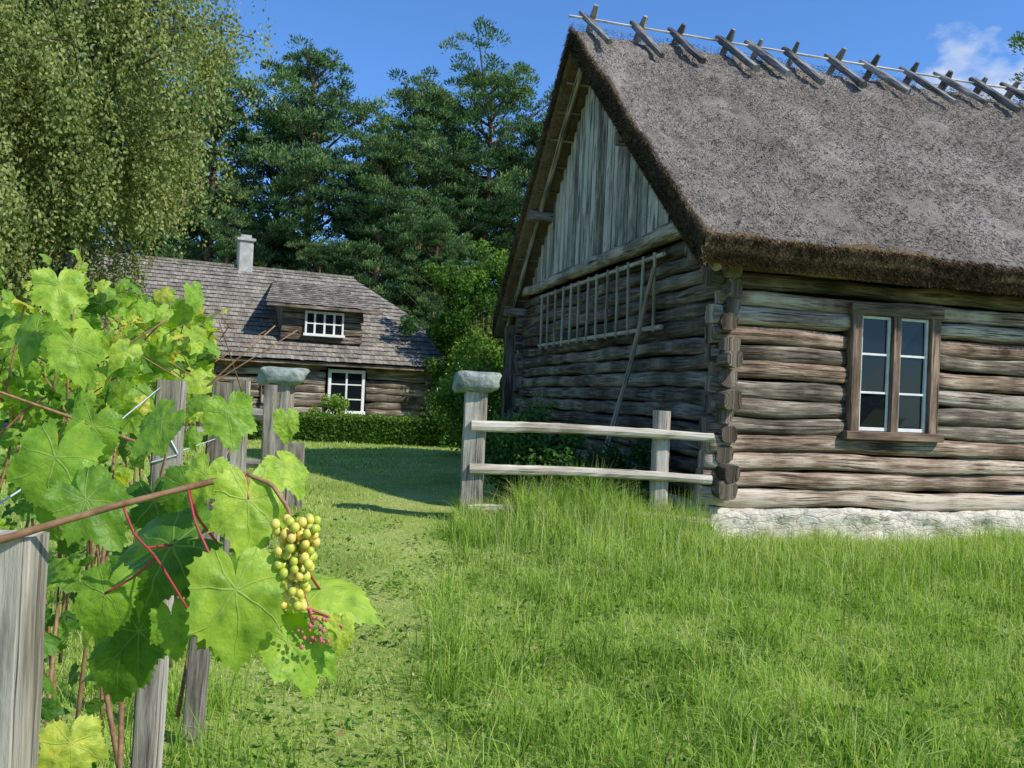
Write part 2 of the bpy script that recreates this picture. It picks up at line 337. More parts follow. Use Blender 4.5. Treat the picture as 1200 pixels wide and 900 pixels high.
def stonewall():
    m,nt,ns,ls=newmat('limestone_rubble'); tc=ns.new('ShaderNodeTexCoord')
    nz=ns.new('ShaderNodeTexNoise'); nz.inputs['Scale'].default_value=5; nz.inputs['Detail'].default_value=6; ls.new(tc.outputs['Object'],nz.inputs[0])
    ad=ns.new('ShaderNodeVectorMath'); ad.operation='MULTIPLY_ADD'; ls.new(nz.outputs[1],ad.inputs[0]); ad.inputs[1].default_value=(.2,.2,.12); ls.new(tc.outputs['Object'],ad.inputs[2])
    mp=ns.new('ShaderNodeMapping'); mp.inputs['Scale'].default_value=(3.2,3.2,12); ls.new(ad.outputs[0],mp.inputs[0])
    vo=ns.new('ShaderNodeTexVoronoi'); vo.feature='DISTANCE_TO_EDGE'; vo.inputs['Scale'].default_value=1; ls.new(mp.outputs[0],vo.inputs[0])
    vc=ns.new('ShaderNodeTexVoronoi'); vc.inputs['Scale'].default_value=1; ls.new(mp.outputs[0],vc.inputs[0])
    n2_=ns.new('ShaderNodeTexNoise'); n2_.inputs['Scale'].default_value=11; n2_.inputs['Detail'].default_value=9; n2_.inputs['Roughness'].default_value=.7; ls.new(tc.outputs['Object'],n2_.inputs[0])
    r=ramp(ns,[(.30,(.36,.30,.22)),(.44,(.70,.63,.51)),(.75,(.86,.81,.70))]); ls.new(n2_.outputs[0],r.inputs[0])
    e=ramp(ns,[(.0,(.42,.37,.29)),(.05,(1,1,1))]); ls.new(vo.outputs[0],e.inputs[0])
    mx=ns.new('ShaderNodeMix'); mx.data_type='RGBA'; mx.blend_type='MULTIPLY'; mx.inputs[0].default_value=.55; ls.new(r.outputs[0],mx.inputs[6]); ls.new(e.outputs[0],mx.inputs[7])
    sv=ns.new('ShaderNodeSeparateXYZ'); ls.new(vc.outputs['Color'],sv.inputs[0]); k=math_(ns,ls,'MULTIPLY_ADD',sv.outputs[0],.25,.82)
    vs=ns.new('ShaderNodeVectorMath'); vs.operation='SCALE'; ls.new(mx.outputs[2],vs.inputs[0]); ls.new(k,vs.inputs[3])
    p=ns.new('ShaderNodeBsdfPrincipled'); p.inputs['Roughness'].default_value=.95; p.inputs['Specular IOR Level'].default_value=.1; ls.new(vs.outputs[0],p.inputs['Base Color'])
    bp=ns.new('ShaderNodeBump'); bp.inputs['Strength'].default_value=.9; bp.inputs['Distance'].default_value=.025
    hh=math_(ns,ls,'ADD',math_(ns,ls,'MINIMUM',vo.outputs[0],.08),math_(ns,ls,'MULTIPLY',n2_.outputs[0],.5)); ls.new(math_(ns,ls,'MULTIPLY',hh,4),bp.inputs['Height']); ls.new(bp.outputs[0],p.inputs['Normal'])
    o=ns.new('ShaderNodeOutputMaterial'); ls.new(p.outputs[0],o.inputs[0]); return m
mb=MB()
def fsheet(L,fn,nu):
    su=np.linspace(0,L,nu); sz=np.linspace(-.35,.455,16); V=[]
    for a in su:
        for z in sz:
            d=.06*mn.noise(Vector((a*3.2,z*8,L)))+.045*mn.noise(Vector((a*9,z*14,L)))
            top=z>.45
            V.append(fn(a,(.10 if top else 0)-d-.02*(.45-z),z+(0 if not top else .02*mn.noise(Vector((a*3,0,1))))))
    i=np.arange(nu-1)[:,None];q=np.arange(15)[None]
    mb.add(V,np.stack([i*16+q,(i+1)*16+q,(i+1)*16+q+1,i*16+q+1],2).reshape(-1,4))
fsheet(LEN-.5,lambda a,d,z:(-.14+a,-.14+d,z),300)
fsheet(WB+.3,lambda a,d,z:(-.14+d,-.14+a,z),140)
mb.obj('limestone_foundation',stonewall(),barn,smooth=True)
mb=MB(); plainbox(mb,(.02,-.01,-.3),(LEN-.9,.2,.44)); plainbox(mb,(.02,.2,-.3),(.2,WB,.44)); mb.obj('foundation_core',noisemat('mortar',[(.3,(.3,.28,.24)),(.7,(.5,.47,.42))],10),barn)
# window
mb=MB()
wl,wr,wb,wt=1.55,2.76,1.32,2.84
box(mb,(wl,-.15,wb),(wl+.14,.05,wt),.5); box(mb,(wr-.14,-.15,wb),(wr,.05,wt),.5)
box(mb,(wl-.02,-.16,wt-.13),(wr+.02,.04,wt),.45); box(mb,(wl-.05,-.19,wb-.06),(wr+.05,.03,wb+.04),.55)
box(mb,((wl+wr)/2-.055,-.15,wb+.04),((wl+wr)/2+.055,.03,wt-.13),.5)
mb.obj('window_frame',M_frame,barn)
mb=MB(); gl=MB()
for a,b in ((wl+.143,(wl+wr)/2-.058),((wl+wr)/2+.058,wr-.143)):
    z0,z1=wb+.045,wt-.133; f=.032
    box(mb,(a,-.10,z0),(a+f,-.05,z1),.5); box(mb,(b-f,-.10,z0),(b,-.05,z1),.5)
    box(mb,(a+f,-.099,z0),(b-f,-.051,z0+f+.01),.5); box(mb,(a+f,-.099,z1-f),(b-f,-.051,z1),.5)
    for kk in (1,2):
        zc=z0+(z1-z0)*kk/3; box(mb,(a+f,-.095,zc-.013),(b-f,-.06,zc+.013),.5)
    for kk in range(3):
        za=z0+(z1-z0)*kk/3;zb=z0+(z1-z0)*(kk+1)/3; tl=rng.normal()*.008
        gl.add([(a+f*.5,-.072+tl,za),(b-f*.5,-.072-tl,za),(b-f*.5,-.072-tl+rng.normal()*.006,zb),(a+f*.5,-.072+tl,zb)],np.array([[0,1,2,3]]))
mb.obj('window_casements',M_white,barn); gl.obj('window_glass',M_glass,barn)
mb=MB()
for z in (2.55,3.48):
    loft(mb,[(-.19,1.3,z),(-.19,7.0,z+.02)],.026,.03,n=8,jit=.05,rnd=.85,seg=14)
for v in np.linspace(1.5,6.8,13):
    loft(mb,[(-.215,v,2.50),(-.215,v+rng.normal()*.03,3.53)],.018,.024,n=6,jit=.06,rnd=rng.uniform(.6,1.),seg=4)
for v in (1.9,4.2,6.4):
    loft(mb,[(-.10,v,2.5),(-.24,v,2.5)],.03,n=6,rnd=.5)
mb.obj('hanging_ladder',M_ladder,barn)
mb=MB()
loft(mb,[(-.30,1.35,3.30),(-.42,1.75,2.0),(-.62,2.25,.5)],[.03,.035,.04],n=7,jit=.06,rnd=.7,seg=10)
mb.obj('leaning_pole',M_ladder,barn)
mb=MB()
loft(mb,[(-.28,8.9,.1),(-.28,8.9,3.05)],.12,.12,shape='rect',rnd=.25,seg=6); loft(mb,[(-.35,8.9,3.0),(.8,8.9,3.05)],.1,.1,n=8,rnd=.4)
mb.obj('overhang_post',M_log,barn)
# ================= fences
def stone(mb,c,sx,sy,sz,rnd=.5):
    a=np.linspace(0,np.pi,13)[:,None]; b=np.arange(20)*2*np.pi/20; b=b[None]
    e=.45; f=lambda t:np.sign(t)*np.abs(t)**e
    X=f(np.sin(a))*f(np.cos(b))*sx; Y=f(np.sin(a))*f(np.sin(b))*sy; Z=f(np.cos(a))*sz+0*b
    V=np.stack([X,Y,Z],2).reshape(-1,3)
    for k in range(len(V)):
        V[k]*=1+.28*mn.noise(Vector(V[k])*7)+.1*mn.noise(Vector(V[k])*22)
    V[:,2]+=.15*sz*V[:,0]/sx
    i=np.arange(12)[:,None];q=np.arange(20)[None];F=np.stack([i*20+q,(i+1)*20+q,(i+1)*20+(q+1)%20,i*20+(q+1)%20],2).reshape(-1,4)
    mb.add(V+np.array(c),F,None,rnd)
M_stone=noisemat('lichen_stone',[(.3,(.12,.14,.12)),(.5,(.27,.31,.27)),(.75,(.44,.46,.40))],12,bump=.9,bd=.03)
fr=bpy.data.objects.new('rail_fence',None); scene.collection.objects.link(fr)
mb=MB()
gp=(-.395,9.30)
loft(mb,[(gp[0],gp[1],.0),(gp[0]+.01,gp[1],1.62)],.125,.12,shape='rect',rnd=.55,seg=12,jit=.04,up=(0,1,0))
loft(mb,[(1.66,9.42,-.1),(1.67,9.42,1.5)],.10,.09,n=10,shape='hewn',rnd=.5,seg=12,jit=.05,up=(0,1,0))
mb.obj('posts',M_post,fr)
mb=MB()
for z0,z1,y in ((1.25,1.23,-.13),(.79,.77,-.12),(.36,.30,-.12)):
    P=np.array([(gp[0]-.02,gp[1]+y,z0),(.6,9.36+y,z0+.015),(1.66,9.42+y,(z0+z1)/2+.01),(2.22,9.46+y,z1)])
    loft(mb,P,[.06,.055,.05,.05],n=9,jit=.07,rnd=.6,seg=26,groove=.04)
mb.obj('rails',M_rail,fr)
mb=MB(); stone(mb,(gp[0]+.03,gp[1],1.73),.25,.2,.11); mb.obj('cap_stone',M_stone,fr,smooth=True)
gt=bpy.data.objects.new('gate_post',None); scene.collection.objects.link(gt)
mb=MB(); g2=(-2.50,9.6)
loft(mb,[(g2[0]-.10,g2[1],.0),(g2[0]-.09,g2[1],1.60)],.12,.14,shape='rect',rnd=.35,seg=12,jit=.03,up=(0,1,0))
loft(mb,[(g2[0]+.10,g2[1]+.05,.0),(g2[0]+.10,g2[1]+.05,.95)],.08,.08,shape='rect',rnd=.25,seg=8,jit=.03,up=(0,1,0))
loft(mb,[(g2[0]-.68,g2[1]-.1,1.27),(g2[0]+.12,g2[1]-.16,1.25)],.07,.07,n=8,rnd=.5,seg=8,jit=.05)
loft(mb,[(g2[0]-.68,g2[1]-.1,.72),(g2[0]+.18,g2[1]-.16,.72)],.05,.05,n=8,rnd=.4,seg=8,jit=.05)
loft(mb,[(g2[0]-.62,g2[1],.0),(g2[0]-.6,g2[1],1.62)],.08,.08,n=9,rnd=.4,seg=8,jit=.04,up=(0,1,0))
mb.obj('post',M_post,gt)
mb=MB(); stone(mb,(g2[0]-.06,g2[1],1.70),.25,.2,.10,.3); mb.obj('cap_stone',M_stone,gt,smooth=True)
vf=bpy.data.objects.new('vine_fence',None); scene.collection.objects.link(vf)
mb=MB()
for x,y,zt,w,d,r,ln in ((-.715,1.2,1.375,.062,.03,.55,.0),(-1.115,2.8,1.60,.042,.03,.5,.03),(-1.29,3.8,1.60,.04,.03,.4,.06),(-1.93,6.1,1.62,.055,.04,.4,.02),(-2.2,7.8,1.6,.05,.05,.4,0)):
    loft(mb,[(x-ln,y,-.1),(x,y,zt)],w,d,shape='rect',rnd=r,seg=14,jit=.03,up=(0,1,0))
mb.obj('posts',M_post,vf)
mb=MB()
def wire(P,r,rnd=.5): 
    loft(mb,np.array(P,float),r,n=5,rnd=rnd,seg=24)
wire([(-.74,1.16,1.385),(-.93,1.9,1.45),(-1.14,2.77,1.575)],.0018)
wire([(-.72,1.19,1.385),(-.70,1.17,1.35),(-.745,1.165,1.345),(-.76,1.19,1.375)],.003)
wire([(-1.16,2.77,1.5),(-1.11,2.765,1.43),(-1.07,2.77,1.36),(-1.16,2.765,1.33)],.003)
wire([(-1.12,2.78,1.35),(-1.3,3.78,1.35),(-1.93,6.05,1.4)],.002)
mb.obj('wires',plain('white_twine',(.55,.62,.68),.6),vf,smooth=True)
# ================= far house
hs=bpy.data.objects.new('log_farmhouse',None); scene.collection.objects.link(hs)
hs.location=(-2.60,26.5,.15); hs.rotation_euler=(0,0,R(25))
HL=13.0; HD=8.0; hE=2.18; hR=5.25; ov=.5
def shingle():
    m,nt,ns,ls=newmat('wood_shingles')
    at=ns.new('ShaderNodeAttribute'); at.attribute_name='gr'
    br=ns.new('ShaderNodeTexBrick'); br.inputs['Scale'].default_value=1; br.inputs['Brick Width'].default_value=.13; br.inputs['Row Height'].default_value=.2; br.inputs['Mortar Size'].default_value=.006
    br.inputs['Color1'].default_value=(.18,.16,.135,1); br.inputs['Color2'].default_value=(.29,.265,.225,1); br.inputs['Mortar'].default_value=(.08,.07,.06,1); ls.new(at.outputs['Vector'],br.inputs[0])
    n=ns.new('ShaderNodeTexNoise'); n.inputs['Scale'].default_value=2.; n.inputs['Detail'].default_value=9; n.inputs['Roughness'].default_value=.7; ls.new(at.outputs['Vector'],n.inputs[0])
    r=ramp(ns,[(.3,(.55,.54,.51)),(.5,(1,1,1)),(.72,(1.5,1.46,1.38))]); ls.new(n.outputs[0],r.inputs[0])
    mx=ns.new('ShaderNodeMix'); mx.data_type='RGBA'; mx.blend_type='MULTIPLY'; mx.inputs[0].default_value=1; ls.new(br.outputs[0],mx.inputs[6]); ls.new(r.outputs[0],mx.inputs[7])
    p=ns.new('ShaderNodeBsdfPrincipled'); p.inputs['Roughness'].default_value=.9; p.inputs['Specular IOR Level'].default_value=.2; ls.new(mx.outputs[2],p.inputs['Base Color'])
    o=ns.new('ShaderNodeOutputMaterial'); ls.new(p.outputs[0],o.inputs[0]); return m
M_sh=shingle()
mb=MB()
def course_surface(fa,fb,nrm,ncol=60,ncourse=22):
    rows=[];gr=[]
    for c in range(ncourse):
        for tt,off in ((c/ncourse,.03),((c+.98)/ncourse,.004)):
            a=np.array(fa(tt));b=np.array(fb(tt)); s=np.linspace(0,1,ncol)[:,None]
            P=a+(b-a)*s; L=np.linalg.norm(b-a)
            P=P+np.array(nrm)*(off+rng.normal(size=(ncol,1))*.007); rows.append(P); gr.append(np.stack([s[:,0]*L,np.full(ncol,tt*ncourse*.2),np.zeros(ncol)],1))
    V=np.array(rows); k=len(rows); i=np.arange(k-1)[:,None];q=np.arange(ncol-1)[None]
    F=np.stack([i*ncol+q,i*ncol+q+1,(i+1)*ncol+q+1,(i+1)*ncol+q],2).reshape(-1,4)
    mb.add(V.reshape(-1,3),F,np.array(gr).reshape(-1,3))
def hipu(t): return ov-.5*t if t<.5 else ov-.25-(t-.5)/.5*1.8
zt=lambda t:hE+(hR-hE)*t
fv=lambda t:-ov+(HD/2+ov)*t
course_surface(lambda t:(-HL-ov,fv(t),zt(t)),lambda t:(hipu(t),fv(t),zt(t)),(0,-.55,.83),ncol=110)
course_surface(lambda t:(hipu(t),HD-fv(t),zt(t)),lambda t:(-HL-ov,HD-fv(t),zt(t)),(0,.55,.83),ncol=40)
course_surface(lambda t:(hipu(t),fv(t),zt(t)),lambda t:(hipu(t),HD-fv(t),zt(t)),(.83,0,.55),ncol=30)
V=[(-HL-ov,-ov+.03,hE-.05),(ov-.03,-ov+.03,hE-.05),(ov-.03,HD+ov-.03,hE-.05),(-HL-ov,HD+ov-.03,hE-.05)]
mb.add(V,np.array([[0,1,2,3]]))
plainbox(mb,(-HL-ov,HD/2-.09,hR-.02),(hipu(1)+.05,HD/2+.09,hR+.06))
d0,d1=-4.9,-1.7
def da(t): return (d0-.15+.75*t,-.15+3.3*t,3.80+1.04*t)
def db(t): return (d1+.15-.75*t,-.15+3.3*t,3.80+1.04*t)
course_surface(da,db,(0,-.27,.96),ncol=26,ncourse=12)
mb.obj('shingle_roof',M_sh,hs)
mb=MB()
for u in (d0+.45,d1-.45):
    mb.add([(u,.25,2.6),(u,3.,4.45),(u,.25,3.85)],np.array([[0,1,2]]))
for i in range(5): logline(mb,(d0+.4,.25,2.90+i*.2),(d1-.4,.25,2.90+i*.2),.05,.1,.3,n=10)
box(mb,(d0-.1,-.2,3.70),(d1+.1,-.12,3.79),.4)
logs=MB()
nl=10; lh2=.215
for i in range(nl):
    z=.2+lh2*(i+.5)
    for a,b in ((-HL,-7.4),(-6.4,-3.2),(-2.0,.2)) if .5<z<2.2 else ((-HL,-7.4),(-6.4,.2)):
        logline(logs,(a,0,z),(b,0,z),.09,lh2*.5,rng.uniform(.3,.6),m=0,n=10)
    logline(logs,(-HL,HD,z),(.2,HD,z),.09,lh2*.5,.4,n=8)
    for u in (0,-4.9,-HL): logline(logs,(u,-.2,z+.1),(u,HD*(1 if u in(0,-HL) else .1)+.2,z+.1),.09,lh2*.5,rng.uniform(.3,.6),n=10)
logs.obj('log_walls',M_log,hs,smooth=True)
box(mb,(-5.05,-.16,.1),(-4.8,-.12,2.1),.35); box(mb,(-.12,-.3,.1),(.10,-.22,2.1),.35)
box(mb,(-7.4,-.05,.1),(-6.4,.0,2.1),.15); box(mb,(-7.5,-.12,.1),(-7.38,.05,2.2),.5); box(mb,(-6.42,-.12,.1),(-6.3,.05,2.2),.5)
box(mb,(-HL-ov,-ov+.05,hE-.12),(ov,-ov+.12,hE-.02),.4)
mb.obj('wall_trim',M_log,hs)
mb=MB(); plainbox(mb,(-HL+.1,.03,0),(-.1,.06,2.4)); plainbox(mb,(-.08,.1,0),(-.05,HD-.1,2.2)); mb.obj('wall_core',M_dark,hs)
mb=MB(); plainbox(mb,(-HL-.1,-.12,-.3),(.12,HD+.1,.2)); mb.obj('plinth',noisemat('plinth_stone',[(.3,(.25,.24,.22)),(.7,(.45,.43,.4))],3),hs)
mb=MB(); gl=MB()
def fwin(u0,u1,z0,z1,v,nx,nz,f=.09):
    box(mb,(u0,v-.06,z0),(u0+f,v+.02,z1)); box(mb,(u1-f,v-.06,z0),(u1,v+.02,z1))
    box(mb,(u0,v-.065,z1-f),(u1,v+.02,z1+.01)); box(mb,(u0-.04,v-.09,z0-.02),(u1+.04,v+.02,z0+f))
    for i in range(1,nx): c=u0+(u1-u0)*i/nx; box(mb,(c-.03,v-.05,z0+f),(c+.03,v+.0,z1-f))
    for i in range(1,nz): c=z0+(z1-z0)*i/nz; box(mb,(u0+f,v-.045,c-.018),(u1-f,v-.01,c+.018))
    gl.add([(u0+.03,v-.02,z0+.03),(u1-.03,v-.02,z0+.03),(u1-.03,v-.02,z1-.03),(u0+.03,v-.02,z1-.03)],np.array([[0,1,2,3]]))
fwin(-3.15,-2.05,.68,1.98,-.10,2,3)
fwin(-3.85,-2.70,2.95,3.66,.16,4,2,.06)
mb.obj('window_frames',M_white,hs); gl.obj('window_glass',M_glass,hs)
mb=MB(); box(mb,(-5.37,HD/2-.25,hR-.5),(-4.90,HD/2+.22,6.1)); box(mb,(-5.43,HD/2-.31,6.1),(-4.84,HD/2+.28,6.19)); plainbox(mb,(-5.30,HD/2-.2,6.19),(-4.97,HD/2+.15,6.3))
mb.obj('chimney',noisemat('chimney_plaster',[(.3,(.28,.27,.25)),(.7,(.55,.53,.5))],4),hs)
# ================= vegetation
M_pine=leafmat('pine_needles',[(0,(.020,.048,.022)),(.5,(.090,.165,.062)),(1,(.23,.32,.11))],.18)
M_birch=leafmat('birch_leaves',[(0,(.07,.095,.035)),(.5,(.24,.285,.09)),(1,(.47,.48,.20))],.38)
M_decid=leafmat('broad_leaves',[(0,(.025,.06,.014)),(.5,(.10,.20,.035)),(1,(.26,.38,.07))],.35)
M_dkleaf=leafmat('shade_leaves',[(0,(.015,.04,.012)),(.5,(.05,.12,.03)),(1,(.11,.22,.045))],.25)
def sph(n):
    return unit(rng.normal(size=(n,3)))
def pine_mesh(Hh,Rm,base,nl,name,tuft=5,nd=120):
    mb=MB()
    bend=rng.normal(size=2)*.6
    tp=lambda t:np.array([bend[0]*math.sin(t*2.5),bend[1]*math.sin(t*2.2),Hh*t])
    loft(mb,[tp(t) for t in np.linspace(0,1,14)],np.linspace(.32,.05,14),n=8,jit=.06,m=0)
    for k in range(nl):
        t=base+(1-base)*((k+rng.random())/nl); az=k*2.4+rng.normal()*.5
        s=(t-base)/(1-base); rad=Rm*(math.sin(math.pi*min(1,max(.0,s*.66+.28)))**.6)*rng.uniform(.4,1.15)
        o=tp(t*.96); up=.15+.7*s+rng.normal()*.2
        d=np.array([math.cos(az),math.sin(az),up]); 
        P=[o+d*rad*q+np.array([0,0,.12*rad*q*q]) for q in np.linspace(0,1,6)]
        loft(mb,P,np.linspace(.085,.02,6),n=4,m=1)
        tone=rng.normal()*.14
        for c in range(tuft+int(rad)):
            q=rng.uniform(.4,1.0); ce=o+d*rad*q+np.array([0,0,.12*rad*q*q])+rng.normal(size=3)*np.array([.5,.5,.42])
            cr=rng.uniform(.45,.82); n=nd
            dd=sph(n); dd[:,2]=np.where(dd[:,2]<-.2,-dd[:,2]*.8,dd[:,2])
            C=ce+dd*np.array([cr,cr,cr*.8])*rng.uniform(.45,1,(n,1))
            rn=np.clip(.38+tone+rng.normal()*.08+dd[:,2]*.34+rng.normal(size=n)*.12,0,1)  # tone rises towards clump tops: their lit look is put into the colour
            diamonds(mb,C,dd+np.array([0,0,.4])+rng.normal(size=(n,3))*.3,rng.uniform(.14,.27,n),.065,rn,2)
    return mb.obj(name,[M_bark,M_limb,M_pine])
pv=[pine_mesh(18,3.5,.24,60,'pine_tree'),pine_mesh(17,3.1,.18,60,'pine_tree'),pine_mesh(18,4.3,.50,36,'pine_tree',6)]
locs=[(-16.0,43,.97,0),(-18.8,46,.98,1),(-11.4,43,1.00,0),(-13.6,47,1.0,1),(-5.4,44,1.02,1),(-7.6,50,.90,0),(-2.2,44.5,1.03,2),(.8,46,.88,0),(-22.5,50,1.05,0),(-4.0,50,1.0,1),(3.4,50,.90,1),(29.2,45,1.26,0),(-9.2,47,.68,1),(7,55,.9,0),(-7.0,42,.83,1),(-.2,50,.84,0),(-9.4,41,.50,1),(-13.5,41,.6,0),(-3.8,41,.58,1)]
used=set()
for x,y,s,k in locs:
    if k not in used: o=pv[k]; used.add(k)
    else:
        o=bpy.data.objects.new('pine_tree',pv[k].data); scene.collection.objects.link(o)
    o.location=(x,y,0); o.scale=(s,s,s); o.rotation_euler=(0,0,rng.uniform(0,6.28))
mb=MB()
for k in range(640):
    x=rng.uniform(-60,14) if k<540 else rng.uniform(14,75); y=rng.uniform(57,64); top=11.5+2.8*math.sin(x*.31+1)+1.5*math.sin(x*.83)-4*math.exp(-((x+12.5)/2.5)**2); z=rng.uniform(0,1)**.8*top
    if x>14: z=min(z,6)
    n=110; cr=rng.uniform(1.0,2.0); dd=sph(n); C=np.array([x,y,z])+dd*cr*np.array([1,1,.8])*rng.uniform(.4,1,(n,1))
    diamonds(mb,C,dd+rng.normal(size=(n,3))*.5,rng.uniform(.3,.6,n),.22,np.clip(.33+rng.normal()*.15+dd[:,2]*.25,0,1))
for k in range(320):  # unseen trees behind the camera, added to darken the window glass reflection
    x=rng.uniform(-45,60); y=rng.uniform(-44,-38); top=9+3*math.sin(x*.4)+2*math.sin(x*1.1+2); z=rng.uniform(0,1)*top
    n=50; cr=rng.uniform(1.3,2.4); dd=sph(n); C=np.array([x,y,z])+dd*cr*rng.uniform(.4,1,(n,1))
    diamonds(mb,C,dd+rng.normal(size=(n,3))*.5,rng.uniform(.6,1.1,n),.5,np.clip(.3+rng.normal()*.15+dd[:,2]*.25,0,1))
mb.obj('forest_and_reflection_trees',M_pine)
def birch(loc,Hh,Rm,nlimb,ns_,name='birch_tree'):
    mb=MB()
    tp=lambda t:np.array([.5*math.sin(t*2.),.3*math.sin(t*3),Hh*t])
    loft(mb,[tp(t) for t in np.linspace(0,1,14)],np.linspace(.15,.03,14),n=8,jit=.04,m=0)
    for k in range(nlimb):
        t=rng.uniform(.18,.97); az=k*2.4+rng.normal()*.5; s=(t-.18)/.82
        rad=Rm*(math.sin(math.pi*(.2+.74*s))**.7)*rng.uniform(.5,1.1)
        o=tp(t); d=np.array([math.cos(az),math.sin(az),.75])
        f=lambda q:o+d*rad*q-np.array([0,0,.45*rad*q*q])
        loft(mb,[f(q) for q in np.linspace(0,1,7)],np.linspace(.05,.01,7),n=4,m=1)
        for c in range(ns_):
            q=rng.uniform(.2,1.); st=f(q)+rng.normal(size=3)*.28
            L=rng.uniform(.6,1.9); dr=rng.normal(size=2)*.25; nlf=int(L*36)
            tt=rng.uniform(0,1,nlf)
            C=st+np.stack([dr[0]*tt,dr[1]*tt,.1*tt-L*tt**1.3],1)+rng.normal(size=(nlf,3))*.09
            cl=rng.normal()*.15+.25*(q-.6)
            diamonds(mb,C,np.stack([rng.normal(size=nlf)*.7,rng.normal(size=nlf)*.7,-np.ones(nlf)],1),rng.uniform(.07,.11,nlf),.065,np.clip(.52+cl+rng.normal(size=nlf)*.14,0,1),2)
    o=mb.obj(name,[M_birchbark,M_limb,M_birch]); o.location=loc; return o
birch((-9.9,18,0),13,3.4,56,36)
birch((-12.6,20.5,0),12.5,3.8,46,32)
birch((-11.4,15.8,0),9.5,2.8,38,30)
def bushy(name,loc,size,nclump,nleaf,lsz,mat,trunk=True,cr=(.25,.5),cbase=.45,lo=-.9):
    mb=MB(); sx,sy,sz=size
    if trunk: loft(mb,[(0,0,-.1),(.1,0,sz*.6),(.05,.1,sz*1.3)],[.14,.09,.03],n=7,jit=.05,m=0)
    for k in range(nclump):
        d=sph(1)[0]; d[2]=max(d[2],lo); r=rng.uniform(.35,1)**.6*(1+.15*math.sin(d[0]*5+d[2]*7))
        ce=np.array([d[0]*sx,d[1]*sy,sz+d[2]*sz*.98])*np.array([r,r,1 if d[2]<0 else r**.3])
        if k%4==0: loft(mb,[(0,0,sz*.4),tuple(ce*.55+np.array([0,0,sz*.2])),tuple(ce)],[.04,.02,.008],n=4,m=0)
        q=rng.uniform(*cr); dd=sph(nleaf); C=ce+dd*q*rng.uniform(.4,1,(nleaf,1)); C[:,2]=np.maximum(C[:,2],.03)
        diamonds(mb,C,dd*.6+rng.normal(size=(nleaf,3))*.6+np.array([0,0,-.3]),lsz*rng.uniform(.7,1.2,nleaf),lsz*.65,np.clip(cbase+rng.normal()*.16+dd[:,2]*.12+rng.normal(size=nleaf)*.1,0,1),1)
    o=mb.obj(name,[M_limb,mat]); o.location=loc; return o
bushy('broadleaf_tree',(-.9,27,.2),(2.3,2.0,3.0),150,170,.13,M_decid,cbase=.46)
bushy('broadleaf_tree',(1.2,29,.2),(2.4,2.0,2.8),120,150,.14,M_dkleaf)
bushy('garden_shrub',(-.55,19.2,.2),(.95,.8,1.25),80,150,.085,M_decid,False,cbase=.62)
bushy('garden_shrub',(-1.5,22.0,.2),(.7,.6,.8),50,120,.08,M_decid,False,cbase=.38)
bushy('climbing_shrub',(.35,10.6,.15),(.62,.45,.62),70,150,.07,M_dkleaf,False,cr=(.15,.3),cbase=.55)
bushy('climbing_shrub',(1.3,10.4,.05),(.5,.4,.55),45,130,.06,M_dkleaf,False,cr=(.15,.3),cbase=.55)
bushy('flowering_shrub',(-4.9,23.4,.3),(.6,.4,.5),26,110,.08,M_decid,False,cr=(.15,.3),cbase=.95)
mb=MB(); n=60000
a=np.array([-6.8,21.6]); b=np.array([-1.7,22.4])
t=rng.uniform(0,1,n); w=rng.uniform(-.5,.5,n); z=rng.uniform(.1,.84,n); f=rng.random(n)
w=np.where(f<.5,-.5+rng.normal(size=n)*.03,w); z=np.where((f>=.5)&(f<.9),.84+rng.normal(size=n)*.03,z)
e=np.where(f>=.9); t[e]=1+rng.normal(size=len(e[0]))*.006
P=a+(b-a)*t[:,None]; C=np.stack([P[:,0],P[:,1]+w,z+.02*np.sin(t*40)],1)
diamonds(mb,C,rng.normal(size=(n,3)),rng.uniform(.05,.09,n),.05,np.clip(.45+.1*n2(C[:,0],C[:,2],3)+rng.normal(size=n)*.15+.2*(z>.8),0,1))
V=[];
for zz in (.1,.80):
    for (p,ww) in ((a,-.46),(b,-.46),(b,.46),(a,.46)): V.append((p[0],p[1]+ww,zz))
mb.add(V,np.array([(0,1,5,4),(1,2,6,5),(2,3,7,6),(3,0,4,7),(4,5,6,7)]),None,.1)
mb.obj('clipped_hedge',M_decid)
